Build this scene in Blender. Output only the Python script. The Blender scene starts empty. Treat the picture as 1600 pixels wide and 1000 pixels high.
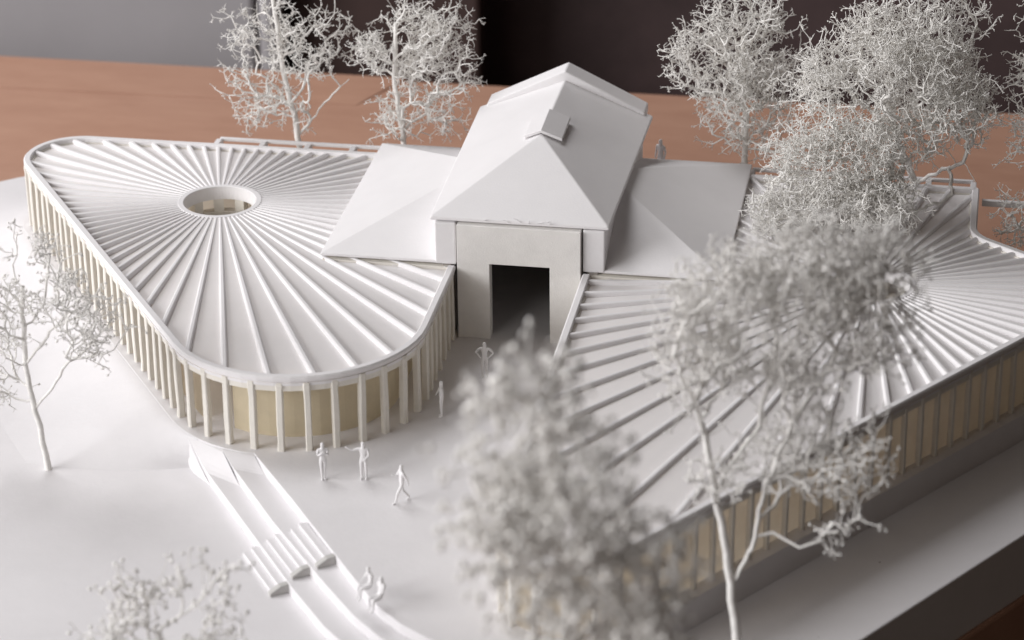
import bpy, bmesh, math, random
import numpy as np
from mathutils import Vector, Matrix

# 1 unit = 1 metre at the scale the architectural model represents (1:200)
scene = bpy.context.scene
COL = scene.collection
R = math.radians
random.seed(4)

# ------------------------------------------------------------------ camera
cam_d = bpy.data.cameras.new("camera")
cam = bpy.data.objects.new("camera", cam_d)
COL.objects.link(cam)
scene.camera = cam
cam_d.sensor_width = 36.0
cam_d.lens = 100.25
cam_d.clip_start = 1.0
cam_d.clip_end = 600.0
_r = Vector((0.98534489, 0.17031654, -0.00936565))
_u = Vector((-0.06581194, 0.43025421, 0.90030556))
_w = Vector((-0.15736654, 0.88649512, -0.43515765))
_m = Matrix.Identity(4)
for i in range(3):
    _m[i][0], _m[i][1], _m[i][2] = _r[i], _u[i], -_w[i]
_m[0][3], _m[1][3], _m[2][3] = 23.88875866, -113.53197111, 56.65598823
cam.matrix_world = _m
cam_d.dof.use_dof = True
cam_d.dof.focus_distance = 128.0
cam_d.dof.aperture_fstop = 0.13
# ------------------------------------------------------------------ light
world = bpy.data.worlds.new("World")
scene.world = world
world.use_nodes = True
bg = world.node_tree.nodes["Background"]
bg.inputs[0].default_value = (1.0, 0.78, 0.62, 1)
bg.inputs[1].default_value = 0.04


def area(name, loc, target, sx, sy, power, colour):
    d = bpy.data.lights.new(name, 'AREA')
    d.shape = 'RECTANGLE'
    d.size, d.size_y = sx, sy
    d.energy = power
    d.color = colour
    o = bpy.data.objects.new(name, d)
    COL.objects.link(o)
    o.location = loc
    o.rotation_euler = (Vector(target) - Vector(loc)).to_track_quat('-Z', 'Y').to_euler()
    return o


area("window_light", (-214, -118, 92), (4, 0, 0), 180, 108, 675000, (0.99, 0.98, 0.985))
area("room_fill_light", (-70, -140, 95), (4, 0, 0), 90, 70, 46000, (1.0, 0.95, 0.91))  # added soft fill from camera left, brightens the trees
area("rear_fill_light", (-66, 60, 124), (4, 0, 0), 80, 80, 116000, (0.99, 0.98, 0.99))  # added high fill from behind left, lifts roof slopes and tabletop

scene.view_settings.view_transform = 'Standard'
scene.view_settings.look = 'None'
scene.view_settings.exposure = 0.0
scene.view_settings.gamma = 1.0
scene.cycles.use_denoising = True
scene.cycles.max_bounces = 14
scene.cycles.diffuse_bounces = 12


# ------------------------------------------------------------------ materials
def material(name, colour, rough=0.6, bump=0.0, bump_scale=20.0, var=0.05, var_scale=1.5,
             layers=0.0, layer_scale=12.0, translucent=0.0, spec=0.35, bump_dist=0.03, tcolour=None):
    m = bpy.data.materials.new(name)
    m.use_nodes = True
    nt = m.node_tree
    n, l = nt.nodes, nt.links
    b = n["Principled BSDF"]
    out = n["Material Output"]
    b.inputs["Roughness"].default_value = rough
    b.inputs["Specular IOR Level"].default_value = spec
    tc = n.new("ShaderNodeTexCoord")
    no = n.new("ShaderNodeTexNoise")
    no.inputs["Scale"].default_value = var_scale
    no.inputs["Detail"].default_value = 6
    no.inputs["Roughness"].default_value = 0.65
    l.new(tc.outputs["Object"], no.inputs["Vector"])
    mix = n.new("ShaderNodeMix")
    mix.data_type = 'RGBA'
    c = np.array(colour)
    mix.inputs[6].default_value = (*np.clip(c * (1 - var), 0, 1), 1)
    mix.inputs[7].default_value = (*np.clip(c * (1 + var * 0.6), 0, 1), 1)
    ramp = n.new("ShaderNodeMapRange")
    ramp.inputs[1].default_value = 0.3
    ramp.inputs[2].default_value = 0.7
    l.new(no.outputs["Fac"], ramp.inputs[0])
    l.new(ramp.outputs[0], mix.inputs[0])
    l.new(mix.outputs[2], b.inputs["Base Color"])
    prev = None
    if bump > 0:
        nb = n.new("ShaderNodeTexNoise")
        nb.inputs["Scale"].default_value = bump_scale
        nb.inputs["Detail"].default_value = 5
        l.new(tc.outputs["Object"], nb.inputs["Vector"])
        bp = n.new("ShaderNodeBump")
        bp.inputs["Strength"].default_value = bump
        bp.inputs["Distance"].default_value = bump_dist
        l.new(nb.outputs["Fac"], bp.inputs["Height"])
        prev = bp
    if layers > 0:
        wv = n.new("ShaderNodeTexWave")
        wv.bands_direction = 'Z'
        wv.inputs["Scale"].default_value = layer_scale
        wv.inputs["Distortion"].default_value = 0.6
        wv.inputs["Detail"].default_value = 2
        l.new(tc.outputs["Object"], wv.inputs["Vector"])
        b2 = n.new("ShaderNodeBump")
        b2.inputs["Strength"].default_value = layers
        b2.inputs["Distance"].default_value = 0.02
        l.new(wv.outputs["Fac"], b2.inputs["Height"])
        if prev:
            l.new(prev.outputs[0], b2.inputs["Normal"])
        prev = b2
    if prev:
        l.new(prev.outputs[0], b.inputs["Normal"])
    if translucent > 0:
        tr = n.new("ShaderNodeBsdfTranslucent")
        if tcolour:
            tr.inputs[0].default_value = (*tcolour, 1)
        else:
            l.new(mix.outputs[2], tr.inputs[0])
        ms = n.new("ShaderNodeMixShader")
        ms.inputs[0].default_value = translucent
        l.new(b.outputs[0], ms.inputs[1])
        l.new(tr.outputs[0], ms.inputs[2])
        l.new(ms.outputs[0], out.inputs[0])
    return m


WHITE = material("white_print", (0.80, 0.785, 0.795), 0.5, 0.25, 14, 0.03, 0.9, layers=0.12, layer_scale=9)
ROOFW = material("white_roof_print", (0.82, 0.805, 0.815), 0.48, 0.18, 10, 0.025, 0.6)
FRONT = material("white_wall_print", (0.83, 0.812, 0.79), 0.5, 0.45, 16, 0.05, 1.2, layers=0.2)
CREAM = material("cream_print", (0.79, 0.76, 0.70), 0.5, 0.35, 16, 0.05, 1.2, layers=0.15)
SCREEN = material("cream_translucent_wall", (0.92, 0.85, 0.71), 0.55, 0.2, 10, 0.06, 0.8, translucent=0.8)
OLIVE = material("raw_resin_partition", (0.70, 0.615, 0.45), 0.55, 0.2, 8, 0.08, 0.7)
DECK = material("thin_roof_print", (0.86, 0.845, 0.855), 0.48, 0.18, 10, 0.025, 0.6, translucent=0.12, tcolour=(0.85, 0.66, 0.40))
CARD = material("white_card", (0.77, 0.755, 0.77), 0.6, 0.15, 5, 0.05, 0.22, bump_dist=0.05)


def add_specks(m):
    nt = m.node_tree
    n, l = nt.nodes, nt.links
    b = n["Principled BSDF"]
    src = b.inputs["Base Color"].links[0].from_socket
    tc = n.new("ShaderNodeTexCoord")
    vo = n.new("ShaderNodeTexVoronoi")
    vo.inputs["Scale"].default_value = 0.35
    l.new(tc.outputs["Object"], vo.inputs["Vector"])
    lt = n.new("ShaderNodeMath")
    lt.operation = 'LESS_THAN'
    lt.inputs[1].default_value = 0.016
    l.new(vo.outputs["Distance"], lt.inputs[0])
    mx = n.new("ShaderNodeMix")
    mx.data_type = 'RGBA'
    mx.inputs[7].default_value = (0.16, 0.14, 0.13, 1)
    l.new(lt.outputs[0], mx.inputs[0])
    l.new(src, mx.inputs[6])
    l.new(mx.outputs[2], b.inputs["Base Color"])


add_specks(CARD)
SHADECARD = material("shaded_card", (0.52, 0.51, 0.495), 0.6, 0.15, 5, 0.05, 0.5)  # white card greyed to carry the shade of the stair ends
DARK = material("painted_hall_shade", (0.36, 0.33, 0.31), 0.8, 0.1, 6, 0.2)  # dark tone painted in for the unlit depth of the hall
TWIG = material("painted_twig", (0.91, 0.895, 0.865), 0.45, 0.3, 30, 0.12, 2.5, spec=0.5)
TWIG2 = material("painted_twig_grey", (0.90, 0.885, 0.86), 0.45, 0.3, 30, 0.14, 2.5, spec=0.5)
FIGURE = material("figure_white", (0.82, 0.81, 0.82), 0.45, 0.1, 10, 0.02)
GREYWALL = material("grey_wall", (0.42, 0.40, 0.415), 0.8, 0.1, 0.5, 0.06, 0.1)
BROWNDOOR = material("dark_brown_panel", (0.07, 0.042, 0.038), 0.6, 0.1, 0.6, 0.2, 0.15)
DARKWALL = material("dark_wall", (0.085, 0.055, 0.055), 0.7, 0.05, 0.5, 0.4, 0.08)


def brown_material():
    m = bpy.data.materials.new("brown_table")
    m.use_nodes = True
    nt = m.node_tree
    n, l = nt.nodes, nt.links
    b = n["Principled BSDF"]
    b.inputs["Roughness"].default_value = 0.62
    b.inputs["Specular IOR Level"].default_value = 0.25
    tc = n.new("ShaderNodeTexCoord")
    mp = n.new("ShaderNodeMapping")
    mp.inputs["Scale"].default_value = (0.12, 0.4, 0.4)
    l.new(tc.outputs["Object"], mp.inputs[0])
    g = n.new("ShaderNodeTexNoise")
    g.inputs["Scale"].default_value = 1.6
    g.inputs["Detail"].default_value = 8
    g.inputs["Roughness"].default_value = 0.7
    l.new(mp.outputs[0], g.inputs["Vector"])
    bl = n.new("ShaderNodeTexNoise")
    bl.inputs["Scale"].default_value = 0.07
    bl.inputs["Detail"].default_value = 4
    l.new(tc.outputs["Object"], bl.inputs["Vector"])
    mx = n.new("ShaderNodeMix")
    mx.data_type = 'RGBA'
    mx.inputs[6].default_value = (0.36, 0.18, 0.115, 1)
    mx.inputs[7].default_value = (0.53, 0.31, 0.215, 1)
    r1 = n.new("ShaderNodeMapRange")
    r1.inputs[1].default_value = 0.25
    r1.inputs[2].default_value = 0.75
    l.new(g.outputs["Fac"], r1.inputs[0])
    l.new(r1.outputs[0], mx.inputs[0])
    m2 = n.new("ShaderNodeMix")
    m2.data_type = 'RGBA'
    m2.inputs[7].default_value = (0.47, 0.275, 0.20, 1)
    l.new(mx.outputs[2], m2.inputs[6])
    l.new(bl.outputs["Fac"], m2.inputs[0])
    l.new(m2.outputs[2], b.inputs["Base Color"])
    bp = n.new("ShaderNodeBump")
    bp.inputs["Strength"].default_value = 0.12
    bp.inputs["Distance"].default_value = 0.1
    l.new(g.outputs["Fac"], bp.inputs["Height"])
    l.new(bp.outputs[0], b.inputs["Normal"])
    return m


BROWN = brown_material()


# ------------------------------------------------------------------ helpers
def link(name, mesh, mat, parent=None, smooth=False):
    o = bpy.data.objects.new(name, mesh)
    if mat and not mesh.materials:
        mesh.materials.append(mat)
    COL.objects.link(o)
    o.parent = parent
    if smooth:
        mesh.polygons.foreach_set("use_smooth", [True] * len(mesh.polygons))
    return o


def mesh_pd(name, verts, faces):
    me = bpy.data.meshes.new(name)
    me.from_pydata([tuple(v) for v in verts], [], faces)
    bm = bmesh.new()
    bm.from_mesh(me)
    bmesh.ops.recalc_face_normals(bm, faces=bm.faces)
    bm.to_mesh(me)
    bm.free()
    return me


def bevel(o, width=0.05, seg=2):
    b = o.modifiers.new("bevel", 'BEVEL')
    b.width = width
    b.segments = seg
    b.limit_method = 'ANGLE'
    b.angle_limit = R(12)
    return o


def box_mesh(name, x0, x1, y0, y1, z0, z1):
    v = [(x0, y0, z0), (x1, y0, z0), (x1, y1, z0), (x0, y1, z0), (x0, y0, z1), (x1, y0, z1), (x1, y1, z1), (x0, y1, z1)]
    f = [(0, 3, 2, 1), (4, 5, 6, 7), (0, 1, 5, 4), (1, 2, 6, 5), (2, 3, 7, 6), (3, 0, 4, 7)]
    return mesh_pd(name, v, f)


def box(name, x0, x1, y0, y1, z0, z1, mat, parent=None, bev=0.03):
    o = link(name, box_mesh(name, x0, x1, y0, y1, z0, z1), mat, parent)
    if bev:
        bevel(o, bev)
    return o


def prism(name, poly, z0, z1, mat, parent=None, bev=0.0):
    n = len(poly)
    v = [(x, y, z0) for x, y in poly] + [(x, y, z1) for x, y in poly]
    f = [tuple(range(n))[::-1], tuple(range(n, 2 * n))]
    f += [(i, (i + 1) % n, n + (i + 1) % n, n + i) for i in range(n)]
    o = link(name, mesh_pd(name, v, f), mat, parent)
    if bev:
        b = bevel(o, bev)
        b.modifiers[0].angle_limit = R(50)
    return o


def empty(name, loc=(0, 0, 0)):
    o = bpy.data.objects.new(name, None)
    o.empty_display_size = 0.5
    COL.objects.link(o)
    o.location = loc
    return o


def tag(o, label, cat, group=None):
    o["label"] = label
    o["category"] = cat
    if group:
        o["group"] = group
    return o


def structure(o):
    o["kind"] = "structure"
    return o


def fillet(poly, radii, step=R(7)):
    """round the corners of an open or closed 2D polyline; radii[i] == 0 keeps vertex i"""
    out = []
    n = len(poly)
    for i in range(n):
        r = radii[i]
        p = np.array(poly[i], float)
        if r == 0:
            out.append(tuple(p))
            continue
        a = np.array(poly[i - 1], float) - p
        b = np.array(poly[(i + 1) % n], float) - p
        a /= np.linalg.norm(a)
        b /= np.linalg.norm(b)
        th = math.acos(float(np.clip(a @ b, -1, 1)))
        t = r / math.tan(th / 2)
        c = p + (a + b) / np.linalg.norm(a + b) * (r / math.sin(th / 2))
        s, e = p + a * t - c, p + b * t - c
        a0, a1 = math.atan2(s[1], s[0]), math.atan2(e[1], e[0])
        d = (a1 - a0 + math.pi) % (2 * math.pi) - math.pi
        k = max(3, int(abs(d) / step))
        out += [(c[0] + r * math.cos(a0 + d * j / k), c[1] + r * math.sin(a0 + d * j / k)) for j in range(k + 1)]
    return out


def offset(path, d):
    """shift an open polyline by d to its right-hand side"""
    P = np.array(path, float)
    T = np.diff(P, axis=0)
    T /= np.linalg.norm(T, axis=1)[:, None]
    N = np.stack([T[:, 1], -T[:, 0]], 1)
    out = []
    for i in range(len(P)):
        if i == 0:
            m = N[0]
        elif i == len(P) - 1:
            m = N[-1]
        else:
            m = N[i - 1] + N[i]
            m = m / (m @ N[i])
        out.append(tuple(P[i] + m * d))
    return out


def sweep(name, path, profile, mat, parent=None, bev=0.0):
    """profile: list of (offset to the right, z)"""
    rings = [offset(path, o) for o, _ in profile]
    k, n = len(profile), len(path)
    v = []
    for i in range(n):
        for j in range(k):
            v.append((rings[j][i][0], rings[j][i][1], profile[j][1]))
    f = []
    for i in range(n - 1):
        for j in range(k):
            a, b = i * k + j, i * k + (j + 1) % k
            f.append((a, b, b + k, a + k))
    f.append(tuple(range(k)))
    f.append(tuple(range((n - 1) * k, n * k))[::-1])
    o = link(name, mesh_pd(name, v, f), mat, parent)
    if bev:
        bevel(o, bev).modifiers[0].angle_limit = R(40)
    return o


def along(path, spacing, start=0.0, end=0.0):
    P = np.array(path, float)
    S = np.concatenate([[0], np.cumsum(np.linalg.norm(np.diff(P, axis=0), axis=1))])
    L = S[-1] - start - end
    n = max(1, int(round(L / spacing)))
    res = []
    for q in range(n + 1):
        s = start + L * q / n
        i = min(len(P) - 2, max(0, int(np.searchsorted(S, s) - 1)))
        t = (s - S[i]) / (S[i + 1] - S[i])
        d = P[i + 1] - P[i]
        res.append((P[i] + d * t, math.atan2(d[1], d[0])))
    return res


# ------------------------------------------------------------------ setting: table, board, walls
table = empty("table")
structure(table)
prism("table_top", [(-150, -80), (19.75, -80), (19.75, -22.6), (45.5, 15.9), (63, 42), (-150, 42)], -8.5, -4.3, BROWN, table, 0.15)
# a second sheet of the same brown board, lying along the far edge
sheet = link("cover_sheet", mesh_pd("cover_sheet", [
    (-150, 35.5, -4.27), (-12, 37.6, -4.27), (-10, 42.15, -4.2), (-150, 41.9, -4.0),
    (-150, 35.5, -4.29), (-12, 37.6, -4.29), (-10, 42.15, -4.35), (-150, 41.9, -4.35)],
    [(0, 1, 2, 3), (4, 7, 6, 5), (0, 4, 5, 1), (1, 5, 6, 2), (2, 6, 7, 3), (3, 7, 4, 0)]), BROWN, table)
bevel(sheet, 0.2, 3)
floor = structure(link("floor", mesh_pd("floor", [(-200, -150, -90), (200, -150, -90), (200, 120, -90), (-200, 120, -90)], [(0, 1, 2, 3)]), DARKWALL))
structure(box("back_wall", -140, 140, 70, 72, -89.9, 60, DARKWALL, None, 0))
gb = box("grey_board", -140, -24.4, 61, 63, -89.8, 50, GREYWALL, None, 0.3)
tag(gb, "tall plain grey panel standing behind the brown table", "panel")
gp = link("upright_post", mesh_pd("upright_post", [(-23.55 + 0.85 * math.cos(a) * 1.0, 62 + 0.85 * math.sin(a), z) for z in (-89.8, 50) for a in [2 * math.pi * k / 20 for k in range(20)]],
          [tuple(range(20))[::-1], tuple(range(20, 40))] + [(k, (k + 1) % 20, 20 + (k + 1) % 20, 20 + k) for k in range(20)]), GREYWALL, None, True)
tag(gp, "round pale grey post at the edge of the grey panel", "post")

bd = box("brown_door", -22.6, -9.6, 64, 66, -89.8, 50, BROWNDOOR, None, 0.3)
tag(bd, "dark brown upright panel behind the table, right of the grey post", "panel")

ZB = -1.3
base_poly = [(-60, 15.7), (45.2, 15.7), (19.6, -22.55), (19.6, -60), (-60, -60)]
structure(prism("base_board", base_poly, -4.29, ZB, CARD, None, 0.06))

# ------------------------------------------------------------------ outlines of the two pavilions
BK = 12.33
L_CORNER = (-24.44, BK)
L_TIP = (1.22, -24.47)
left_outer = fillet([(-4.7, BK), L_CORNER, L_TIP, (1.22, -0.12)], [0, 2.59, 5.68, 0])      # walked back -> left -> front -> inner
R_TIP = (6.95, -30.9)
right_outer = fillet([(6.95, -0.12), R_TIP, (31.8, 4.05), (26.9, 4.75), (24.05, 6.9), (24.05, BK), (12.9, BK)],
                     [0, 2.8, 1.6, 2.2, 1.6, 0.25, 0])
left_full = left_outer + [(-4.7, 3.0)]
right_full = right_outer + [(12.9, 0.45)]


# plinth slabs with three long steps
def outward(path, d):
    """offset away from the pavilion's inside"""
    c = np.mean(np.array(path), axis=0)
    a, b = offset(path, d), offset(path, -d)
    da = np.mean(np.linalg.norm(np.array(a) - c, axis=1))
    db = np.mean(np.linalg.norm(np.array(b) - c, axis=1))
    return a if da > db else b


foot_left = outward(left_outer, 0.32)
foot_right = outward(right_outer, 0.30)
E0 = [(-5.08, -12.30), (-2.57, -15.88), (1.44, -21.80), (2.64, -23.45), (3.71, -24.51), (4.86, -25.30), (6.2, -25.9), (7.8, -26.3), (9.3, -26.25), (10.6, -25.8)]
E1 = [(-6.56, -11.80), (-3.16, -16.95), (0.09, -21.45), (1.70, -23.55), (2.95, -24.85), (4.3, -25.85), (6.0, -26.65), (7.8, -27.1), (9.5, -27.0), (11.0, -26.4)]
E2 = [(-8.43, -10.62), (-4.39, -16.63), (-1.20, -21.35), (0.55, -23.75), (1.9, -25.2), (3.6, -26.5), (5.6, -27.4), (7.8, -27.85), (9.8, -27.7), (11.4, -27.0)]


def foot_until(x_lim):
    out = []
    for q in foot_left:
        if q[1] < -8 and q[0] > x_lim:
            break
        out.append(q)
    return out


def right_foot():
    return [q for q in foot_right if q[1] > -24.2 and q[0] > 11.5]


def slab(name, edge, z0, z1, grow):
    fl = foot_until(edge[0][0])
    fl = [(x + grow, y + grow) for x, y in fl]
    rf = [(x - grow, y + grow) for x, y in right_foot()]
    inner = [(edge[0][0] + 0.55, edge[0][1] + 1.0)]
    poly = [(24.6 - grow, 13.2 - grow), (-4.7 + grow, 13.2 - grow)] + fl + (inner if grow else []) + edge + rf
    o = prism(name, poly, z0, z1, CARD, None, 0.03)
    structure(o)
    return o


slab("plaza_terrace", E0, -1.31, 0.0, 0)
slab("upper_long_step", E1, -1.32, -0.43, 0.05)
slab("lower_long_step", E2, -1.33, -0.87, 0.1)

# bank that falls from the left pavilion's foot to the lower ground
bank_path = []
_fl = foot_until(-7.4)
for _a, _b in zip(_fl, _fl[1:]):
    _n = max(1, int(math.dist(_a, _b) / 0.6))
    bank_path += [(_a[0] + (_b[0] - _a[0]) * _k / _n, _a[1] + (_b[1] - _a[1]) * _k / _n) for _k in range(_n)]
bank_path.append(_fl[-1])
bp_v, bp_f = [], []
prof = [(-0.1, -0.012), (0.1, -0.02), (0.5, -0.12), (1.4, -0.42), (2.7, -0.82), (4.1, -1.12), (5.6, -1.28), (7.0, -1.335)]
c0 = np.mean(np.array(left_outer), axis=0)
rings = []
_far = bank_path[-1]
for d, z in prof:
    a = offset(bank_path, d)
    rg = []
    for (bx, by), (x, y) in zip(bank_path, a):
        k = 1.0 if d < 0 else min(1.0, max(0.04, math.hypot(bx - _far[0], by - _far[1]) / 3.2))
        rg.append((bx + (x - bx) * k, by + (y - by) * k, z))
    rings.append(rg)
for rg in rings:
    bp_v += rg
nn = len(bank_path)
for j in range(len(prof) - 1):
    for i in range(nn - 1):
        bp_f.append((j * nn + i, j * nn + i + 1, (j + 1) * nn + i + 1, (j + 1) * nn + i))
structure(link("sloping_bank", mesh_pd("sloping_bank", bp_v, bp_f), CARD, None, True))

# small ramps that lead from the pavilion's foot down onto each long step
def on_foot(p):
    best, bp = 1e9, None
    for a, b in zip(foot_left, foot_left[1:]):
        a, b = Vector(a), Vector(b)
        t = max(0.0, min(1.0, (Vector(p) - a).dot(b - a) / (b - a).length_squared))
        q = a + (b - a) * t
        if (q - Vector(p)).length < best:
            best, bp = (q - Vector(p)).length, q
    return Vector((bp.x, bp.y, 0))


def ramp(e_in, e_out, z, run, n=6):
    a0, a1 = Vector((*e_in[0], 0)), Vector((*e_in[1], 0))
    b0, b1 = Vector((*e_out[0], 0)), Vector((*e_out[1], 0))
    ta, tb = (a1 - a0).normalized(), (b1 - b0).normalized()
    A, B = on_foot(e_in[0]), on_foot(e_out[0])
    Ae, Be = a0 + ta * run * 0.85 + Vector((-0.01, 0, 0)), b0 + tb * run - Vector((-0.01, 0, 0))
    v, f = [], []
    for k in range(n + 1):
        t = k / n
        zz = -0.006 + (z + 0.004) * (t * t * (3 - 2 * t) * 0.5 + t * 0.5)
        for j in range(5):
            s = j / 4
            p = (A.lerp(Ae, t)).lerp(B.lerp(Be, t), s)
            if k == 0:
                p = on_foot((p.x, p.y)) + Vector((0.06, 0.08, 0))
            v.append((p.x, p.y, zz))
    for k in range(n):
        for j in range(4):
            q = k * 5 + j
            f.append((q, q + 1, q + 6, q + 5))
    m = len(v)                                   # closing face along the outer side
    for k in range(n + 1):
        x, y, _ = v[k * 5 + 4]
        v.append((x, y, z - 0.46))
    for k in range(n):
        f.append((k * 5 + 4, k * 5 + 9, m + k + 1, m + k))
    structure(link("ramp", mesh_pd("ramp", v, f), CARD))


ramp(E0, E1, -0.43, 1.5)
ramp(E1, E2, -0.87, 2.6)
ramp(E2, [(-9.6, -9.3), (-6.2, -14.6)], -1.3, 3.4)

# three short stair flights cut into the long steps
_d = Vector((0.555, -0.832, 0))
_o = Vector((-0.832, -0.555, 0))            # outwards, downhill


def stair(edge, z_top, s0, s1, label, tread):
    P = [Vector((x, y, 0)) for x, y in edge[:4]]
    a = P[0] + (P[2] - P[0]).normalized() * s0
    b = P[0] + (P[2] - P[0]).normalized() * s1
    t = (b - a).normalized()
    out = Vector((t.y, -t.x, 0))
    if out.x > 0:
        out = -out
    root = empty("stair_flight", (*a.to_2d(), z_top - 0.43))
    for k in range(2):
        h = 0.43 - 0.143 * (k + 1)
        w0, w1 = tread * k, tread * (k + 1)
        pts = [a + out * w0 - t * 0.06 * 0, b + out * w0, b + out * w1, a + out * w1]
        pts = [q - Vector((*a.to_2d(), 0)) for q in pts]
        o = prism("step", [(q.x, q.y) for q in pts], 0.003, h, CARD, root, 0.02)
    w = tread * 2 + 0.10
    v = []
    for u in (0.02, 0.30):
        q = (b - a) + t * u
        v += [q + Vector((0, 0, 0.003)), q + out * w + Vector((0, 0, 0.003)), q + out * w + Vector((0, 0, 0.13)), q + out * w * 0.45 + Vector((0, 0, 0.36)), q + Vector((0, 0, 0.40))]
    cb = link("shaded_stair_end", mesh_pd("shaded_stair_end", [tuple(q) for q in v], [(0, 1, 2, 3, 4), (9, 8, 7, 6, 5)] + [(i, (i + 1) % 5, 5 + (i + 1) % 5, 5 + i) for i in range(5)]), SHADECARD, root)  # end face of the stair, its shade put into the grey
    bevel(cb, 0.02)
    tag(root, label, "stairs", "short stair flights in the long steps")


stair(E0, 0.0, 6.1, 9.0, "short white stair flight against the topmost long step", 0.34)
stair(E1, -0.434, 7.0, 9.9, "short white stair flight between the two lower long steps, the middle flight", 0.34)
stair(E2, -0.871, 8.9, 12.1, "short white stair flight at the foot of the lowest long step", 0.34)


# ------------------------------------------------------------------ pavilions
def column_mesh(name, w, d, h, seed):
    rnd = random.Random(seed)
    bm = bmesh.new()
    levels = [0, 0.12, 0.4, 0.75, 0.9, 0.955, 1.0]
    rings = []
    for lv in levels:
        s = 1.0 + rnd.uniform(-0.06, 0.06)
        jx, jy = rnd.uniform(-0.012, 0.012), rnd.uniform(-0.012, 0.012)
        if lv == 0.955:
            s *= 1.12
        if lv == 1.0:
            s *= 0.88
        rr = []
        for sx, sy in ((-1, -.7), (-.7, -1), (.7, -1), (1, -.7), (1, .7), (.7, 1), (-.7, 1), (-1, .7)):
            rr.append(bm.verts.new((sx * w / 2 * s + jx, sy * d / 2 * s + jy, lv * h)))
        rings.append(rr)
    for a, b in zip(rings, rings[1:]):
        for i in range(8):
            bm.faces.new((a[i], a[(i + 1) % 8], b[(i + 1) % 8], b[i]))
    bm.faces.new(rings[-1])
    bm.faces.new(rings[0][::-1])
    bmesh.ops.recalc_face_normals(bm, faces=bm.faces)
    me = bpy.data.meshes.new(name)
    bm.to_mesh(me)
    bm.free()
    me.materials.append(CREAM)
    return me


COLM = [column_mesh("column", 0.29, 0.30, 3.2, s) for s in range(5)]
SLIM = [column_mesh("column", 0.18, 0.24, 3.2, s + 9) for s in range(5)]


def ray_exit(c, ang, poly, last=True):
    d = (math.cos(ang), math.sin(ang))
    best = None
    n = len(poly)
    for i in range(n):
        ax, ay = poly[i]
        bx, by = poly[(i + 1) % n]
        ex, ey = bx - ax, by - ay
        den = d[0] * ey - d[1] * ex
        if abs(den) < 1e-9:
            continue
        t = ((ax - c[0]) * ey - (ay - c[1]) * ex) / den
        s = ((ax - c[0]) * d[1] - (ay - c[1]) * d[0]) / den
        if t > 0 and -1e-9 <= s <= 1 + 1e-9 and (best is None or t < best):
            best = t
    return best


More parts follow.
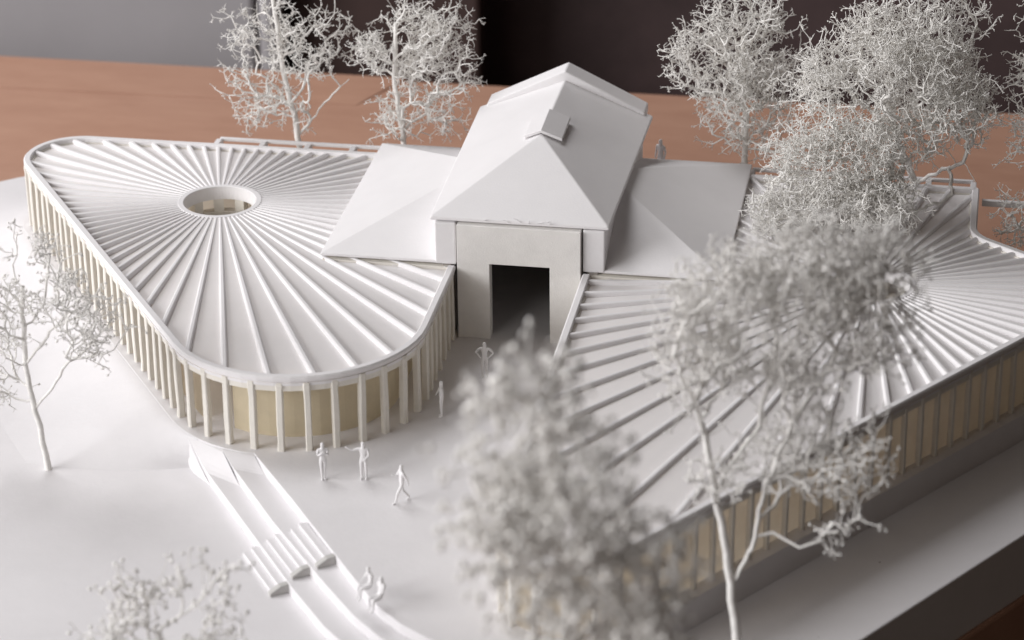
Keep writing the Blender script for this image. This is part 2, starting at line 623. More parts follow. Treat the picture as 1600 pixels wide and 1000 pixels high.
def pavilion(label, full, outer, centre, phase, col_paths, walls, mirror, side):
    root = empty("ribbed_pavilion", (centre[0], centre[1], 0))
    tag(root, label, "pavilion")
    ox, oy = centre

    def loc(path):
        return [(x - ox, y - oy) for x, y in path]
    full, outer = loc(full), loc(outer)
    # roof deck, a shallow cone from the oculus ring to the rim
    angs = sorted(set([2 * math.pi * k / 192 for k in range(192)] + [math.atan2(y, x) % (2 * math.pi) for x, y in full]))
    v, f = [], []
    n = len(angs)
    for a in angs:
        e = ray_exit((0, 0), a, full) - 0.02
        ca, sa = math.cos(a), math.sin(a)
        v += [(1.74 * ca, 1.74 * sa, 3.425), (e * ca, e * sa, 3.22)]
    for i in range(n):
        j = (i + 1) % n
        f.append((2 * i, 2 * i + 1, 2 * j + 1, 2 * j))
    link("roof_deck", mesh_pd("roof_deck", v, f), DECK, root)
    # oculus: ring and the lit drum under it
    def ring(name, r0, r1, z0, z1, mat, seg=72):
        v, f = [], []
        for k in range(seg):
            a = 2 * math.pi * k / seg
            for r, z in ((r1, z0), (r1, z1), (r0, z1), (r0, z0)):
                v.append((r * math.cos(a), r * math.sin(a), z))
        for k in range(seg):
            j = (k + 1) % seg
            for q in range(4):
                f.append((4 * k + q, 4 * k + (q + 1) % 4, 4 * j + (q + 1) % 4, 4 * j + q))
        o = link(name, mesh_pd(name, v, f), mat, root)
        bevel(o, 0.03).modifiers[0].angle_limit = R(40)
        return o
    oculus = ring("oculus_ring", 1.70, 1.97, 2.78, 3.455, ROOFW)
    ring("drum_sill", 1.74, 2.2, 1.9, 2.15, CREAM).parent = oculus
    for k in range(11):
        a = 2 * math.pi * (k + 0.3) / 11
        me = bpy.data.meshes.get("drum_post_mesh")
        if me is None:
            me = box_mesh("drum_post_mesh", -0.2, 0.2, -0.24, 0.24, 2.151, 2.779)
            me.materials.append(CREAM)
        o = link("drum_post", me, None, oculus)
        o.location = (1.97 * math.cos(a), 1.97 * math.sin(a), 0)
        o.rotation_euler = (0, 0, a)
    flo = link("drum_floor", mesh_pd("drum_floor", [(1.75 * math.cos(2 * math.pi * k / 40), 1.75 * math.sin(2 * math.pi * k / 40), 2.1) for k in range(40)], [tuple(range(40))]), CREAM, oculus)
    # 64 radial ribs
    rnd = random.Random(int(abs(ox) * 10))
    for k in range(64):
        a = phase + 2 * math.pi * k / 64
        e = ray_exit((0, 0), a, full)
        px, py = e * math.cos(a) + ox, e * math.sin(a) + oy
        e -= 0.30
        if (side < 0 and px > -4.75 and py > 0.5) or (side > 0 and px < 12.95 and py > 0.2):
            e += 0.1
        r0 = 1.93
        v = []
        for t in (0.0, 0.5, 1.0):
            r = r0 + (e - r0) * t
            w = (0.070 + 0.060 * min(1, (r - r0) / 9)) * rnd.uniform(0.95, 1.05)
            zt = 3.452 - 0.012 * t + rnd.uniform(-0.006, 0.006)
            zb = 3.415 - 0.195 * t
            dx, dy = math.cos(a), math.sin(a)
            for s, z in ((-1.15, zb - 0.03), (-0.85, zt - 0.035), (-0.45, zt), (0.45, zt), (0.85, zt - 0.035), (1.15, zb - 0.03)):
                v.append((r * dx - s * w * dy, r * dy + s * w * dx, z))
        f = []
        for q in range(2):
            for j in range(6):
                f.append((q * 6 + j, q * 6 + (j + 1) % 6, (q + 1) * 6 + (j + 1) % 6, (q + 1) * 6 + j))
        f += [(0, 1, 2, 3, 4, 5), (17, 16, 15, 14, 13, 12)]
        link("roof_rib", mesh_pd("roof_rib", v, f), ROOFW, root)
    # rim and the beam under it; "mirror" decides which side is inside
    s = mirror
    rim = sweep("roof_rim", outer, [(0.0, 3.30), (0.0, 3.44), (s * 0.06, 3.50), (s * 0.30, 3.50), (s * 0.34, 3.46), (s * 0.34, 3.06), (s * 0.06, 3.06), (s * 0.06, 3.30)], ROOFW, root)
    sweep("rim_beam", outer, [(s * 0.11, 2.80), (s * 0.11, 3.29), (s * 0.42, 3.29), (s * 0.42, 2.80)], CREAM, rim)
    # columns
    k = 0
    for path, sp, st, en, meshes in col_paths:
        pp = offset(loc(path), s * 0.17)
        for q, ang in along(pp, sp, st, en):
            o = link("column", meshes[k % 5], None, root)
            k += 1
            o.location = (q[0], q[1], 0.002)
            o.rotation_euler = (R(rnd.uniform(-0.7, 0.7)), R(rnd.uniform(-0.7, 0.7)), ang + R(rnd.uniform(-3, 3)))
    for path, inset, wmat in walls:
        pp = offset(loc(path), s * inset)
        v = [(x, y, z) for z in (0.004, 3.04) for x, y in pp]
        m = len(pp)
        link("screen_wall", mesh_pd("screen_wall", v, [(i, i + 1, m + i + 1, m + i) for i in range(m - 1)]), wmat, root)
    return root


# walk order of left_outer: inside lies on the left of the path -> negative right offset
iL = [i for i, q in enumerate(left_outer) if q[1] < -6.2 and q[0] > -12][0]
jL = [i for i, q in enumerate(left_outer) if q[0] > 1.2 and q[1] > -7.5 and q[1] < 0][0]
left_side = left_outer[3:iL + 1]
left_arc = left_outer[iL:jL + 1]
left_inner = left_outer[jL:]
stop = [i for i, q in enumerate(left_outer) if q[1] < -10.6][0]
pavilion("wedge-shaped white pavilion with ribbed roof and open oculus, left of the gabled hall",
         left_full, left_outer, (-11.15, 5.5), R(-79.9 % 5.625),
         [(left_side, 0.97, 0.1, 0.0, COLM), (left_arc, 1.14, 1.1, 0.0, COLM), (left_inner, 0.95, 0.9, 0.35, COLM)],
         [(left_outer[1:stop], 0.95, SCREEN), ([(-4.7, BK), (-19.5, BK)], 0.95, SCREEN), (left_outer[iL + 4:], 1.35, OLIVE)], -1, -1)  # the straight back wall is unseen, added to block light
iR = [i for i, q in enumerate(right_outer) if q[1] < -21][0]
kR = [i for i, q in enumerate(right_outer) if q[0] > 12.0 and q[1] > -24][0]
mR = max(i for i, q in enumerate(right_outer) if q[0] > 29.5)
pavilion("larger white pavilion with ribbed roof behind the foreground trees, right of the gabled hall",
         right_full, right_outer, (19.6, 0.9), R(-71.8 % 5.625),
         [(right_outer[0:iR + 1], 0.97, 0.35, 0.0, COLM), (right_outer[iR:kR + 1], 1.05, 0.9, 0.0, SLIM), (right_outer[kR:mR], 1.08, 0.9, 0.0, SLIM)],
         [(right_outer[iR + 3:mR], 0.36, SCREEN), ([(24.0, BK), (12.9, BK)], 0.95, SCREEN)], -1, 1)  # straight back wall again added out of sight as a light block

# ------------------------------------------------------------------ gabled hall with two hipped wings
hall = empty("gabled_hall", (4.1, 6.5, 0))
tag(hall, "central white hall with tall hipped roof, dark doorway and two low hipped wings", "building")


def hall_part(name, v, f, mat, bev=0.05):
    v = [(x - 4.1, y - 6.5, z) for x, y, z in v]
    o = link(name, mesh_pd(name, v, f), mat, hall)
    if bev:
        bevel(o, bev, 3)
    return o


def hbox(name, x0, x1, y0, y1, z0, z1, mat, bev=0.03):
    return box(name, x0 - 4.1, x1 - 4.1, y0 - 6.5, y1 - 6.5, z0, z1, mat, hall, bev)


# front wall with its doorway (one frame-shaped slab)
x0, x1, dl, dr, dh, yw, zt, th = 1.31, 6.87, 2.777, 5.488, 3.71, -0.216, 5.52, 0.62
prf = [(x0, 0.004), (dl, 0.004), (dl, dh), (dr, dh), (dr, 0.004), (x1, 0.004), (x1, zt), (x0, zt)]
v = [(x, yw, z) for x, z in prf] + [(x, yw + th, z) for x, z in prf]
f = [(0, 1, 2, 7), (2, 3, 6, 7), (3, 4, 5, 6), (8, 15, 10, 9), (10, 15, 14, 11), (11, 14, 13, 12)]
f += [(i, (i + 1) % 8, 8 + (i + 1) % 8, 8 + i) for i in range(8)]
fw = hall_part("front_wall", v, f, FRONT, 0.02)
fw["label"] = "white front wall with a tall square doorway"
hbox("corner_pier", 0.30, 1.24, -0.08, 1.0, 3.52, 5.55, WHITE, 0.06)
hbox("corner_pier", 6.95, 7.92, -0.02, 1.0, 3.52, 5.55, WHITE, 0.06)
hbox("side_wall", 0.32, 0.6, 1.01, 13.2, 0.01, 5.55, WHITE, 0.02)
hbox("side_wall", 7.62, 7.90, 1.01, 13.2, 0.01, 5.55, WHITE, 0.02)
hbox("back_wall", 0.61, 7.61, 12.9, 13.19, 0.01, 5.55, WHITE, 0.02)
hbox("inner_shade_panel", 1.0, 1.08, 0.42, 12.8, 0.01, 5.4, DARK, 0)  # added dark panels that paint in the hall's inner shade
hbox("inner_shade_panel", 7.1, 7.18, 0.42, 12.8, 0.01, 5.4, DARK, 0)
hbox("inner_shade_panel", 1.09, 7.09, 12.7, 12.8, 0.01, 5.4, DARK, 0)
hbox("ceiling_shade_panel", 1.09, 7.09, 0.42, 12.69, 5.3, 5.4, DARK, 0)
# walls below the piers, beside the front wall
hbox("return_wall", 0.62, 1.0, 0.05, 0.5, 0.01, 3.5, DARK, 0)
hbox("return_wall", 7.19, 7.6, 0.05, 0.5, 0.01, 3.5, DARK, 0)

# main roof
e1, rz, a0 = 5.60, 7.43, 6.14
A, B, C, D = (0.07, 0.0), (8.10, 0.0), (8.34, 13.4), (-0.11, 13.4)
t = 0.16
v = [(*A, e1 + t), (*B, e1 + t), (*C, e1 + t), (*D, e1 + t), (4.10, a0, rz + 0.08), (4.13, 13.4, rz + 0.08),
     (*A, e1), (*B, e1), (*C, e1), (*D, e1)]
f = [(0, 1, 4), (1, 2, 5, 4), (3, 0, 4, 5), (2, 3, 5), (0, 6, 7, 1), (1, 7, 8, 2), (2, 8, 9, 3), (3, 9, 6, 0), (6, 9, 8, 7)]
main_roof = hall_part("hipped_roof", v, f, ROOFW, 0.06)
# raised gable band at the back
up = 0.34
v = []
for y in (13.0, 14.3):
    v += [(0.30, y, e1 + t + up - 0.02), (4.13, y, rz + 0.08 + up + 0.12), (8.0, y, e1 + t + up - 0.02), (8.0, y, e1 + 0.02), (4.13, y, rz - 0.1), (0.30, y, e1 + 0.02)]
f = [(0, 1, 4, 5), (1, 2, 3, 4), (6, 11, 10, 7), (7, 10, 9, 8)] + [(i, (i + 1) % 6, 6 + (i + 1) % 6, 6 + i) for i in range(6)]
hall_part("gable_band", v, f, ROOFW, 0.07).parent = main_roof
# small saddle cap on the ridge
sl = (rz - e1 - 0.08) / 4.03
v = []
for y, zz in ((6.05, 7.56), (8.55, 7.64)):
    for dz in (0.0, 0.15):
        v += [(3.32, y, zz - 0.78 * sl * 0.95 + dz), (4.10, y, zz + dz), (5.08, y, zz - 0.98 * sl * 0.85 + dz)]
f = [(0, 1, 4, 3), (1, 2, 5, 4), (6, 9, 10, 7), (7, 10, 11, 8), (3, 4, 10, 9), (4, 5, 11, 10), (0, 6, 7, 1), (1, 7, 8, 2), (0, 3, 9, 6), (2, 8, 11, 5)]
cap = hall_part("ridge_cap", v, f, ROOFW, 0.025)
cap.parent = main_roof
cap["label"] = "small folded cap sitting over the ridge"


# wings
def wing(sgn, xe):
    xi = 4.1 + sgn * 3.75
    ap = 4.1 + sgn * 2.8
    k = (xi - xe) / (ap - xe)
    ym, e2, zr = 6.6, 3.50, 5.61
    t = 0.13
    v = []
    for dz in (t, 0):
        v += [(xe, 0.0, e2 + dz), (xi, 0.0, e2 + dz), (xi, ym * k, e2 + (zr - e2) * k + dz), (xi, 13.2 - ym * k, e2 + (zr - e2) * k + dz), (xi, 13.2, e2 + dz), (xe, 13.2, e2 + dz)]
    f = [(0, 1, 2), (0, 2, 3, 5), (3, 4, 5), (6, 8, 7), (6, 11, 9, 8), (9, 11, 10)] + [(i, (i + 1) % 6, 6 + (i + 1) % 6, 6 + i) for i in range(6)]
    hall_part("wing_roof", v, f, ROOFW, 0.045)
    xa, xb = sorted((xe - sgn * 0.3, xi - sgn * 0.1))
    hbox("wing_wall", xa, xb, 0.28, 12.9, 0.01, 3.49, CREAM, 0.02)
    xa, xb = sorted((xe - sgn * 0.1, xi + sgn * -0.65))
    hbox("eave_ledge", xa, xb, -0.10, 0.27, 3.23, 3.40, CREAM, 0.03)


wing(-1, -5.0)
wing(1, 13.21)


# ------------------------------------------------------------------ pergolas behind the pavilions
def pergola(label, x0, x1, y, zb, ylinks, n, ends):
    root = empty("pergola", ((x0 + x1) / 2, y, ZB))
    mx = (x0 + x1) / 2

    def pb(name, a, b, c, d, e, g):
        return box(name, a - mx, b - mx, c - y, d - y, e - ZB, g - ZB, WHITE, root, 0.03)
    pb("beam", x0, x1, y - 0.10, y + 0.10, zb - 0.17, zb)
    for k in range(n):
        x = x0 + (x1 - x0) * k / (n - 1)
        pb("cross_beam", x - 0.14, x + 0.14, ylinks, y - 0.125, zb - 0.16, zb - 0.02)
        pb("post", x - 0.13, x + 0.13, y - 0.11, y + 0.11, ZB, zb - 0.172)
    tag(root, label, "pergola", "pergolas along the back")


pergola("pale pergola beams showing over the left pavilion's back rim", -13.3, -4.2, 13.55, 3.30, BK + 0.01, 5, 0)
pergola("pale pergola beams showing behind the big tree at the right pavilion's back rim", 13.2, 23.75, 13.55, 3.30, BK + 0.01, 6, 0)
root = empty("railing", (26.5, 12.0, ZB))
box("top_rail", -2.3, 6, -0.12, 0.12, 4.0, 4.3, WHITE, root, 0.03)
for x in (1.6, 4.6):
    box("post", x - 0.15, x + 0.15, -0.11, 0.11, 0, 3.998, WHITE, root, 0.03)
tag(root, "pale rail on posts beside the notch in the right pavilion, at the frame's right edge", "railing")


# ------------------------------------------------------------------ trees of painted dried twigs
def tubes(segs, sides, jitter=0.0):
    """segs: array (n,8): p0 p1 r0 r1 -> verts, quads"""
    S = np.asarray(segs, float)
    p0, p1, r0, r1 = S[:, 0:3], S[:, 3:6], S[:, 6], S[:, 7]
    d = p1 - p0
    L = np.linalg.norm(d, axis=1)
    d = d / np.maximum(L, 1e-6)[:, None]
    ref = np.where(np.abs(d[:, 2:3]) > 0.9, np.array([[1., 0, 0]]), np.array([[0, 0, 1.]]))
    u = np.cross(d, ref)
    u /= np.linalg.norm(u, axis=1)[:, None]
    w = np.cross(d, u)
    n = len(S)
    V = np.empty((n, 2 * sides, 3))
    for k in range(sides):
        a = 2 * math.pi * k / sides
        o = u * math.cos(a) + w * math.sin(a)
        V[:, k] = p0 + o * r0[:, None] - d * (r0 * 0.3)[:, None]
        V[:, sides + k] = p1 + o * r1[:, None] + d * (r1 * 0.3)[:, None]
    base = (np.arange(n) * 2 * sides)[:, None]
    F = []
    for k in range(sides):
        j = (k + 1) % sides
        F.append(base + np.array([[k, j, sides + j, sides + k]]))
    F = np.concatenate(F, 0)
    return V.reshape(-1, 3), F


def quads_mesh(name, parts, mat):
    vs, fs, off = [], [], 0
    for V, F in parts:
        vs.append(V)
        fs.append(F + off)
        off += len(V)
    V = np.concatenate(vs)
    F = np.concatenate(fs)
    me = bpy.data.meshes.new(name)
    me.vertices.add(len(V))
    me.vertices.foreach_set("co", V.astype(np.float32).ravel())
    me.loops.add(F.size)
    me.loops.foreach_set("vertex_index", F.astype(np.int32).ravel())
    me.polygons.add(len(F))
    me.polygons.foreach_set("loop_start", np.arange(0, F.size, 4, dtype=np.int32))
    me.polygons.foreach_set("use_smooth", np.ones(len(F), dtype=bool))
    me.update(calc_edges=True)
    me.materials.append(mat)
    return me


def octas(P, r, rng):
    """small faceted buds as degenerate-free quads (a squashed cube)"""
    n = len(P)
    cube = np.array([(-1, -1, -1), (1, -1, -1), (1, 1, -1), (-1, 1, -1), (-1, -1, 1), (1, -1, 1), (1, 1, 1), (-1, 1, 1)], float) * 0.62
    q = rng.normal(size=(n, 3, 3))
    Q, _ = np.linalg.qr(q)
    sc = rng.uniform(0.5, 1.5, (n, 1, 3)) * r
    V = (cube[None] * sc) @ Q + P[:, None]
    f = np.array([(0, 3, 2, 1), (4, 5, 6, 7), (0, 1, 5, 4), (1, 2, 6, 5), (2, 3, 7, 6), (3, 0, 4, 7)])
    F = (np.arange(n) * 8)[:, None, None] + f[None]
    return V.reshape(-1, 3), F.reshape(-1, 4)


def tree(label, trunk, lobes, seed, mat=TWIG, r_twig=0.022, bf=0.25, trunk_r=0.22, twig_len=0.27, twigs=3, buds=0.28,
         group="trees of painted dried twigs", clump=0.45, limbs=(), bud_r=0.034):
    rng = np.random.default_rng(seed)
    pts = []
    for cx, cy, cz, rx, ry, rz_, n in lobes:
        nc = max(4, n // 12)
        d = rng.normal(size=(nc, 3))
        d /= np.linalg.norm(d, axis=1)[:, None]
        rad = rng.uniform(0.45, 1.0, (nc, 1)) ** 0.7
        cc = d * rad
        idx = rng.integers(0, nc, n)
        q = cc[idx] * np.array([rx, ry, rz_]) + rng.normal(size=(n, 3)) * clump
        pts.append(q + np.array([cx, cy, cz]))
    P = np.concatenate(pts)
    root = np.array(trunk[0], float)
    # nodes: trunk polyline resampled
    nodes, par, fixed = [], [], []

    def add_poly(poly, start_idx, rr0, rr1):
        last = start_idx
        Q = np.array(poly, float)
        for a, b in zip(Q[:-1], Q[1:]):
            k = max(1, int(np.linalg.norm(b - a) / 0.55))
            for j in range(1, k + 1):
                nodes.append(a + (b - a) * j / k + rng.normal(size=3) * 0.03)
                par.append(last)
                last = len(nodes) - 1
        return last
    nodes.append(root)
    par.append(-1)
    add_poly(trunk, 0, 1, 1)
    n_trunk = len(nodes)
    for lb in limbs:
        q = np.array(lb[0])
        s = int(np.argmin(np.linalg.norm(np.array(nodes) - q, axis=1)))
        add_poly([nodes[s]] + [np.array(z) for z in lb[1:]], s, 1, 1)
    n_fix = len(nodes)
    N = np.array(nodes)
    plen = np.zeros(len(nodes))
    for i in range(1, n_fix):
        plen[i] = plen[par[i]] + np.linalg.norm(N[i] - N[par[i]])
    M = len(P)
    best = np.full(M, 1e9)
    bi = np.zeros(M, int)
    lo = 1 if len(trunk) < 3 else int(n_trunk * 0.35)
    for i in range(lo, n_fix):
        c = np.linalg.norm(P - N[i], axis=1) ** 1.0 + bf * plen[i]
        m = c < best
        best[m] = c[m]
        bi[m] = i
    alln = np.empty((n_fix + M, 3))
    alln[:n_fix] = N
    pa = np.concatenate([np.array(par), np.zeros(M, int)])
    pl = np.concatenate([plen, np.zeros(M)])
    cnt = n_fix
    done = np.zeros(M, bool)
    for _ in range(M):
        k = int(np.argmin(best))
        alln[cnt] = P[k]
        pa[cnt] = bi[k]
        pl[cnt] = pl[bi[k]] + np.linalg.norm(P[k] - alln[bi[k]])
        done[k] = True
        c = np.linalg.norm(P - P[k], axis=1) + bf * pl[cnt]
        m = (c < best) & ~done
        best[m] = c[m]
        bi[m] = cnt
        best[k] = 1e12
        cnt += 1
    tips = np.ones(cnt)
    kids = np.zeros(cnt, int)
    for i in range(cnt - 1, 0, -1):
        if kids[i] > 0:
            tips[i] -= 0
        tips[pa[i]] += tips[i]
        kids[pa[i]] += 1
    rad = r_twig * np.maximum(1, tips) ** 0.30
    rad = np.minimum(rad, trunk_r * 0.45)
    tl = np.linspace(1, 0.62, n_trunk)
    rad[:n_trunk] = np.maximum(rad[:n_trunk], trunk_r * tl)
    rad[0] = trunk_r * 1.15
    thick, thin = [], []
    for i in range(1, cnt):
        a, b = alln[pa[i]], alln[i]
        ra, rb = rad[i] if pa[i] >= n_trunk or i >= n_trunk else rad[pa[i]], rad[i]
        L = np.linalg.norm(b - a)
        if i < n_trunk:
            thick.append((*a, *b, ra, rb))
            continue
        tgt = thin
        if L > 0.35:
            k = 3 if L > 1.1 else 2
            prev = a
            for j in range(1, k + 1):
                q = a + (b - a) * j / k
                if j < k:
                    q = q + rng.normal(size=3) * L * 0.08 + np.array([0, 0, -0.02 * L])
                tgt.append((*prev, *q, ra, rb))
                prev = q
        else:
            tgt.append((*a, *b, ra, rb))
    # forked twigs at the end and outer nodes
    src = np.arange(n_fix, cnt)
    src = src[(kids[src] <= 2)]
    par_dir = alln[src] - alln[pa[src]]
    par_dir /= np.maximum(np.linalg.norm(par_dir, axis=1), 1e-6)[:, None]
    tw, ends = [], []
    for k in range(twigs):
        d = par_dir * 0.55 + rng.normal(size=(len(src), 3)) * 0.75
        d /= np.linalg.norm(d, axis=1)[:, None]
        ln = rng.uniform(0.45, 1.15, (len(src), 1)) * twig_len
        a = alln[src]
        b = a + d * ln
        tw.append(np.concatenate([a, b, np.full((len(src), 1), r_twig * 0.95), np.full((len(src), 1), r_twig * 0.8)], 1))
        for s_ in range(2):
            d2 = d * 0.8 + rng.normal(size=d.shape) * 0.65
            d2 /= np.linalg.norm(d2, axis=1)[:, None]
            e = b + d2 * ln * rng.uniform(0.3, 0.75, (len(src), 1))
            tw.append(np.concatenate([b, e, np.full((len(src), 1), r_twig * 0.8), np.full((len(src), 1), r_twig * 0.45)], 1))
            ends.append(e)
    parts = [tubes(np.array(thin), 4), tubes(np.concatenate(tw), 3)]
    ends = np.concatenate(ends)
    sel = ends[rng.random(len(ends)) < buds]
    if len(sel):
        parts.append(octas(sel, bud_r, rng))
    base = empty("twig_tree", tuple(root))
    shift = root

    def sh(parts):
        return [(V - shift, F) for V, F in parts]
    link("trunk", quads_mesh("trunk", sh([tubes(np.array(thick), 10)]), mat), None, base)
    cr = link("crown", quads_mesh("crown", sh(parts), mat), None, base)
    cr["kind"] = "stuff"
    tag(base, label, "tree", group)
    return base


# back left, sparse
tree("sparse white twig tree behind the left pavilion, leftmost of the trees along the back", [(-9.4, 14.6, ZB), (-9.6, 14.8, 3), (-10.3, 15, 6.5), (-10.7, 15.0, 11)],
     [(-11.2, 15, 8.6, 1.7, 1.6, 2.6, 196), (-12.2, 15, 4.9, 1.1, 1.1, 1.5, 88), (-8.6, 15, 7.9, 1.5, 1.3, 1.8, 153), (-9.8, 15, 5.3, 1.5, 1.2, 1.2, 93)], 11,
     limbs=[((-9.6, 14.8, 3), (-8.6, 14.9, 4.5), (-7.0, 15, 6.2))], trunk_r=0.17)
tree("white twig tree with rounded crown rising just left of the hall's roof", [(-4.2, 14.8, ZB), (-4.3, 15, 3), (-4.7, 15, 6.5), (-4.5, 15, 9.2)],
     [(-4.4, 15, 8.2, 2.6, 1.8, 1.7, 338), (-2.6, 15, 6.8, 1.9, 1.5, 1.7, 202), (-3.6, 15, 4.4, 1.8, 1.3, 1.1, 173), (-2.2, 15, 9.0, 1.3, 1.1, 1.2, 105)], 12,
     limbs=[((-4.5, 15, 5), (-3.4, 15, 5.2), (-2.0, 15, 4.7))], trunk_r=0.16)
# back right
tree("pale twig tree beyond the right wing, between the hall and the biggest tree", [(12.9, 15.0, ZB), (12.7, 15, 3), (12.6, 15, 6), (12.4, 15, 9.5)],
     [(11.2, 15, 8.0, 2.6, 1.8, 1.9, 506), (12.6, 15, 5.4, 1.9, 1.5, 1.8, 348), (13.8, 15, 7.6, 1.7, 1.5, 1.7, 236), (12.6, 15, 10.4, 1.9, 1.5, 1.2, 236)], 13, trunk_r=0.18)
tree("biggest and densest white twig tree, overhanging the right pavilion's ribbed roof", [(21.6, 14.6, ZB), (21.0, 13.2, 3.2), (20.2, 11, 6.0), (19.6, 9.5, 9)],
     [(19.5, 9, 9.2, 4.3, 2.6, 3.2, 2000), (17.6, 7.6, 6.0, 3.2, 1.9, 2.3, 1300), (15.8, 6.0, 4.3, 1.9, 1.2, 1.1, 420), (20.8, 9.5, 12.6, 3.0, 2.0, 1.8, 600), (22.8, 9.4, 9.0, 1.5, 1.5, 2.2, 360), (19.4, 6.6, 4.7, 2.3, 1.3, 1.0, 420)], 14,
     bf=0.18, limbs=[((21.0, 13.2, 3.2), (22.6, 10.5, 5.2), (22.9, 8.2, 4.75), (21.2, 6.6, 4.5)), ((22.6, 10.5, 5.2), (23.2, 9.3, 5.9), (23.9, 8.8, 5.2))], trunk_r=0.2, buds=0.3)
tree("white twig tree cut off by the right edge of the photo, behind the pavilion's notch", [(28.2, 12.6, ZB), (28.0, 12, 3), (27.6, 11, 7), (27.4, 10.4, 10.5)],
     [(27.2, 10.4, 10.0, 2.1, 1.7, 2.4, 480), (26.9, 10.6, 6.8, 1.6, 1.2, 1.4, 204), (26.0, 10.0, 3.4, 1.3, 1.0, 1.6, 120), (27.6, 10.4, 12.8, 2.0, 1.5, 1.3, 228)], 15, trunk_r=0.17)
# left front
tree("grey-white twig tree standing alone on the lower ground beside the left pavilion", [(-13.98, -12.7, ZB), (-14.25, -12.7, 1.4), (-14.6, -12.7, 3.6), (-14.4, -12.7, 7.2)],
     [(-13.6, -12.7, 7.4, 2.3, 1.7, 1.8, 153), (-11.9, -12.7, 5.7, 1.9, 1.3, 1.3, 116), (-15.8, -12.7, 5.6, 1.5, 1.3, 2.2, 112), (-16.2, -12.7, 2.0, 0.8, 0.9, 1.7, 60)], 16,
     mat=TWIG2, limbs=[((-14.25, -12.7, 1.4), (-13.5, -12.8, 2.6), (-12.6, -12.8, 3.9), (-10.6, -12.8, 4.6)), ((-14.6, -12.7, 3.6), (-13.2, -12.6, 5.4), (-11.2, -12.6, 6.4))], trunk_r=0.14, bud_r=0.055, buds=0.35, bf=0.4)
tree("blurred low twig tree at the bottom left, left of the long steps", [(-3.2, -32.2, ZB), (-3.3, -32, 1.5), (-3.2, -32, 3.6)],
     [(-3.3, -32, 4.2, 2.4, 1.6, 1.9, 120), (-1.2, -32, 5.9, 1.0, 0.9, 1.2, 26), (-4.9, -32, 3.6, 1.2, 0.9, 1.0, 34)], 17, mat=TWIG2, trunk_r=0.2, bud_r=0.08, buds=0.5, bf=0.5, clump=0.35,
     limbs=[((-3.2, -32, 3.6), (-1.6, -32, 5.2), (-0.5, -32, 6.6))])
# foreground
tree("dense strongly blurred twig tree in the foreground, in front of the doorway's right side", [(13.95, -48.6, ZB), (14.05, -48.4, 6), (13.95, -48, 14), (13.15, -48, 21)],
     [(13.7, -48, 18.5, 2.5, 1.8, 2.3, 380), (12.7, -48, 21.9, 1.3, 1.1, 1.1, 102), (11.8, -48, 18.4, 1.1, 1.1, 2.3, 136), (13.9, -48, 15.3, 2.4, 1.4, 1.4, 163), (15.8, -48, 17.3, 0.9, 1.0, 1.7, 88)], 18,
     mat=TWIG2, trunk_r=0.24, bud_r=0.10, buds=0.6, bf=0.25)
tree("tall foreground twig tree with bare pale trunk standing before the right pavilion's colonnade", [(16.5, -25.2, ZB), (16.35, -25.1, 1.2), (16.1, -25, 3.3), (15.55, -25, 6.4), (14.9, -25, 9.8)],
     [(16.9, -24, 13.0, 3.6, 1.9, 2.7, 760), (18.9, -23.4, 15.3, 2.6, 1.5, 1.5, 360), (19.9, -23.2, 15.7, 2.2, 1.2, 1.1, 260), (15.9, -24, 14.8, 1.8, 1.2, 1.0, 170), (14.6, -25, 12.0, 1.4, 1.2, 1.8, 170), (20.9, -23.6, 13.4, 1.6, 1.3, 1.8, 240), (18.8, -24, 8.2, 2.6, 1.5, 1.7, 300), (19.4, -24, 5.3, 0.7, 0.8, 1.0, 24), (15.2, -25, 8.2, 1.8, 1.0, 1.6, 60)], 19,
     mat=TWIG2, trunk_r=0.185, bud_r=0.055, buds=0.5, bf=0.35,
     limbs=[((16.15, -25, 3.0), (16.9, -24.8, 5.2), (17.2, -24.7, 7.2), (18.0, -24.5, 9.5), (19.4, -24.2, 12.2)), ((17.2, -24.7, 7.2), (18.6, -24.4, 7.9), (20.4, -24.2, 8.4)),
            ((15.5, -25, 6.8), (16.9, -24.6, 9.6), (17.4, -24.3, 12.5)), ((14.9, -25, 9.8), (13.9, -25.1, 12.3), (14.4, -25.1, 14.0), (15.4, -25, 14.8))])


# loose print strings caught on the hall's front eave and on the right pavilion's ledge
_rw = random.Random(8)
for (x, y, z) in [(2.6, -0.03, 5.74), (3.6, -0.03, 5.73), (4.15, -0.03, 5.75), (4.5, -0.03, 5.73), (4.9, -0.02, 5.76), (5.4, -0.03, 5.72), (8.3, -0.4, 3.46), (8.9, -0.8, 3.46), (10.3, -0.5, 3.46), (11.2, -0.35, 3.46), (0.9, -0.3, 3.5), (-1.4, -0.35, 3.44)]:
    q = np.array((x, y, z))
    seg = []
    for _k in range(3):
        q2 = q + np.array((_rw.uniform(-.16, .16), _rw.uniform(-.05, .03), _rw.uniform(0.0, .10) if z > 5 else _rw.uniform(-.01, .03)))
        seg.append((*q, *q2, 0.017, 0.013))
        q = q2
    V, F = tubes(np.array(seg), 4)
    link("plastic_wisp", quads_mesh("plastic_wisp", [(V - np.array((4.1, 6.5, 0)), F)], WHITE), None, hall)

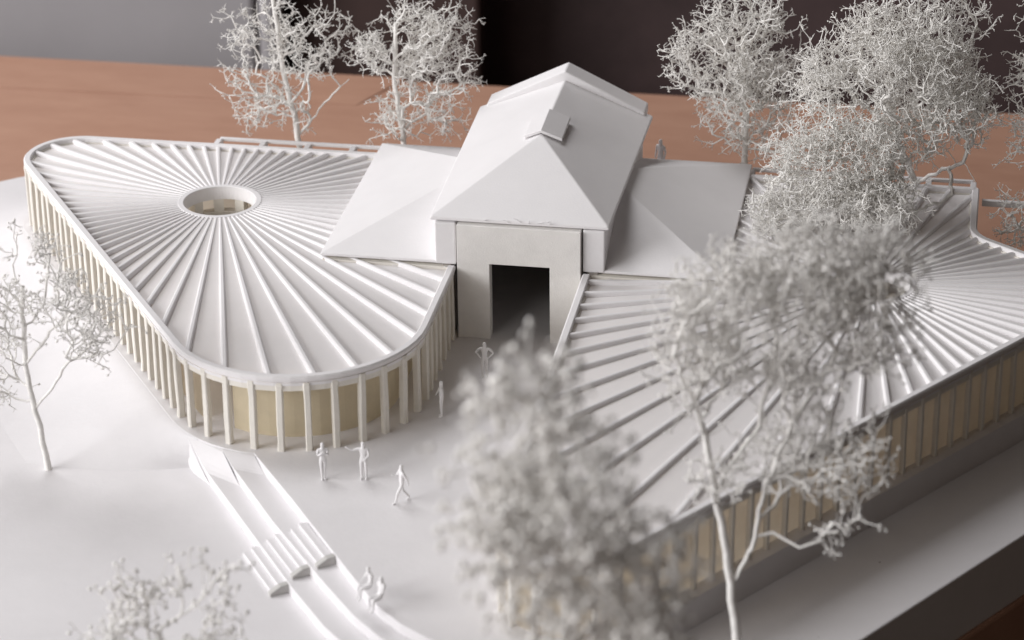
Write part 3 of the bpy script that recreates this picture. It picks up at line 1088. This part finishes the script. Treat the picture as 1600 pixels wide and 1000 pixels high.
# ------------------------------------------------------------------ model figures
def figure(label, loc, heading, pose, h=1.78, group="white model people"):
    """pose: dict of joint -> (x right, y forward, z) for a 1.8 m person; skin of one continuous surface"""
    J = {"pelvis": (0, 0, .95, .125), "waist": (0, 0, 1.12, .115), "chest": (0, 0, 1.34, .135), "neck": (0, 0, 1.5, .055), "head": (0, .015, 1.63, .098), "crown": (0, 0, 1.745, .07),
         "shl": (-.19, 0, 1.43, .065), "ell": (-.25, -.02, 1.15, .048), "hal": (-.24, .05, .90, .036), "fil": (-.24, .07, .80, .026),
         "shr": (.19, 0, 1.43, .065), "elr": (.25, -.02, 1.15, .048), "har": (.24, .05, .90, .036), "fir": (.24, .07, .80, .026),
         "hil": (-.09, 0, .88, .095), "knl": (-.1, .02, .5, .065), "anl": (-.1, -.02, .08, .045), "tol": (-.11, .14, .035, .035),
         "hir": (.09, 0, .88, .095), "knr": (.1, .02, .5, .065), "anr": (.1, -.02, .08, .045), "tor": (.11, .14, .035, .035)}
    for k, q in pose.items():
        J[k] = (*q, J[k][3])
    E = [("pelvis", "waist"), ("waist", "chest"), ("chest", "neck"), ("neck", "head"), ("head", "crown"), ("chest", "shl"), ("shl", "ell"), ("ell", "hal"), ("hal", "fil"),
         ("chest", "shr"), ("shr", "elr"), ("elr", "har"), ("har", "fir"), ("pelvis", "hil"), ("hil", "knl"), ("knl", "anl"), ("anl", "tol"), ("pelvis", "hir"), ("hir", "knr"), ("knr", "anr"), ("anr", "tor")]
    names = list(J)
    me = bpy.data.meshes.new("person")
    me.from_pydata([J[k][:3] for k in names], [(names.index(a), names.index(b)) for a, b in E], [])
    tmp = bpy.data.objects.new("tmp", me)
    COL.objects.link(tmp)
    md = tmp.modifiers.new("skin", 'SKIN')
    md.branch_smoothing = 0.4
    for k, sv in zip(names, me.skin_vertices[0].data):
        sv.radius = (J[k][3], J[k][3])
        sv.use_root = (k == "pelvis")
    ss = tmp.modifiers.new("sub", 'SUBSURF')
    ss.levels = ss.render_levels = 2
    dg = bpy.context.evaluated_depsgraph_get()
    m2 = bpy.data.meshes.new_from_object(tmp.evaluated_get(dg))
    bpy.data.objects.remove(tmp)
    m2.name = "person"
    zmin = min(v.co.z for v in m2.vertices)
    s = h / 1.8
    m2.transform(Matrix.Scale(s, 4) @ Matrix.Translation((0, 0, -zmin if "seated" not in pose else 0)))
    m2.materials.clear()
    o = link("person", m2, FIGURE, None, True)
    o.location = loc
    o.rotation_euler = (0, 0, heading)
    tag(o, label, "figurine", group)
    return o


figure("white model figure standing straight with arms folded up, leftmost of the front three", (-1.68, -14.05, 0.0), R(200),
       {"ell": (-.22, .08, 1.18), "hal": (-.06, .2, 1.34), "fil": (0, .2, 1.42), "elr": (.22, .08, 1.18), "har": (.06, .2, 1.32), "fir": (.0, .2, 1.4), "knl": (-.06, .02, .5), "anl": (-.06, -.02, .08), "tol": (-.07, .13, .035), "knr": (.06, .02, .5), "anr": (.06, -.02, .08), "tor": (.07, .13, .035)})
figure("white model figure stretching one arm out to the left, middle of the front three", (-0.05, -13.75, 0.0), R(185),
       {"elr": (.42, .08, 1.36), "har": (.62, .12, 1.50), "fir": (.72, .14, 1.55), "ell": (-.24, .05, 1.14), "hal": (-.08, .16, .98), "fil": (0, .17, .95)})
figure("white model figure in mid-stride with legs apart, nearest of the front three", (1.9, -15.4, 0.0), R(120),
       {"knl": (-.1, .22, .52), "anl": (-.1, .32, .09), "tol": (-.11, .47, .04), "knr": (.1, -.06, .5), "anr": (.1, -.34, .12), "tor": (.11, -.2, .035), "ell": (-.24, -.14, 1.16), "hal": (-.22, -.2, .93), "fil": (-.22, -.2, .83), "elr": (.24, .12, 1.17), "har": (.2, .3, 1.2), "fir": (.18, .38, 1.26)})
figure("white model figure with hands on hips in front of the dark doorway", (3.2, -3.95, 0.0), R(180),
       {"ell": (-.40, -.06, 1.2), "hal": (-.2, .08, 1.02), "fil": (-.12, .12, 1.0), "elr": (.40, -.06, 1.2), "har": (.2, .08, 1.02), "fir": (.12, .12, 1.0)})
figure("white model figure standing in the shade beside the left pavilion's inner columns", (2.05, -7.9, 0.0), R(100), {"elr": (.3, .1, 1.2), "har": (.22, .22, 1.0), "fir": (.18, .27, .95)})
seat = {"pelvis": (0, -.05, .12), "waist": (0, -.04, .3), "chest": (0, .0, .54), "neck": (0, .04, .70), "head": (0, .07, .83), "crown": (0, .05, .945),
        "shl": (-.19, 0, .63), "ell": (-.26, .1, .38), "hal": (-.16, .32, .26), "fil": (-.12, .4, .24), "shr": (.19, 0, .63), "elr": (.26, .1, .38), "har": (.16, .32, .26), "fir": (.12, .4, .24),
        "hil": (-.1, .05, .1), "knl": (-.13, .46, .12), "anl": (-.13, .48, -.32), "tol": (-.13, .62, -.375), "hir": (.1, .05, .1), "knr": (.13, .46, .12), "anr": (.13, .44, -.32), "tor": (.13, .58, -.375)}
seat2 = dict(seat)
seat2.update({"elr": (.3, -.12, .4), "har": (.3, -.28, .12), "fir": (.3, -.34, .06), "chest": (0, -.08, .53), "neck": (0, -.08, .7), "head": (0, -.05, .83), "crown": (0, -.07, .945), "shl": (-.19, -.08, .63), "shr": (.19, -.08, .63)})


def seated(label, xy, z, heading, p):
    o = figure(label, (xy[0], xy[1], z), heading, p)
    zz = min(v.co.z for v in o.data.vertices)
    o.location.z = z - 0.43 - zz + 0.002 if zz < -0.2 else z
    # raise so that the seat rests on the step edge
    return o


seated("white model figure sitting on the topmost long step, the farther of two", (2.2, -22.75, 0), 0.0, R(125), seat)
seated("white model figure sitting and leaning back on the topmost long step, the nearer of two", (2.75, -23.45, 0), 0.0, R(140), seat2)
deck = box("rear_deck", 2, 14, 14.4, 15.6, ZB + 0.002, 2.0, CARD, None, 0.03)
structure(deck)
figure("white model figure seen over the roof behind the hall's right side", (8.55, 15.0, 2.002), R(150), {}, h=2.0)

scene.unit_settings.scale_length = 0.005
print("tris", sum(len(o.data.loop_triangles) or len(o.data.polygons) * 2 for o in scene.objects if o.type == 'MESH'))
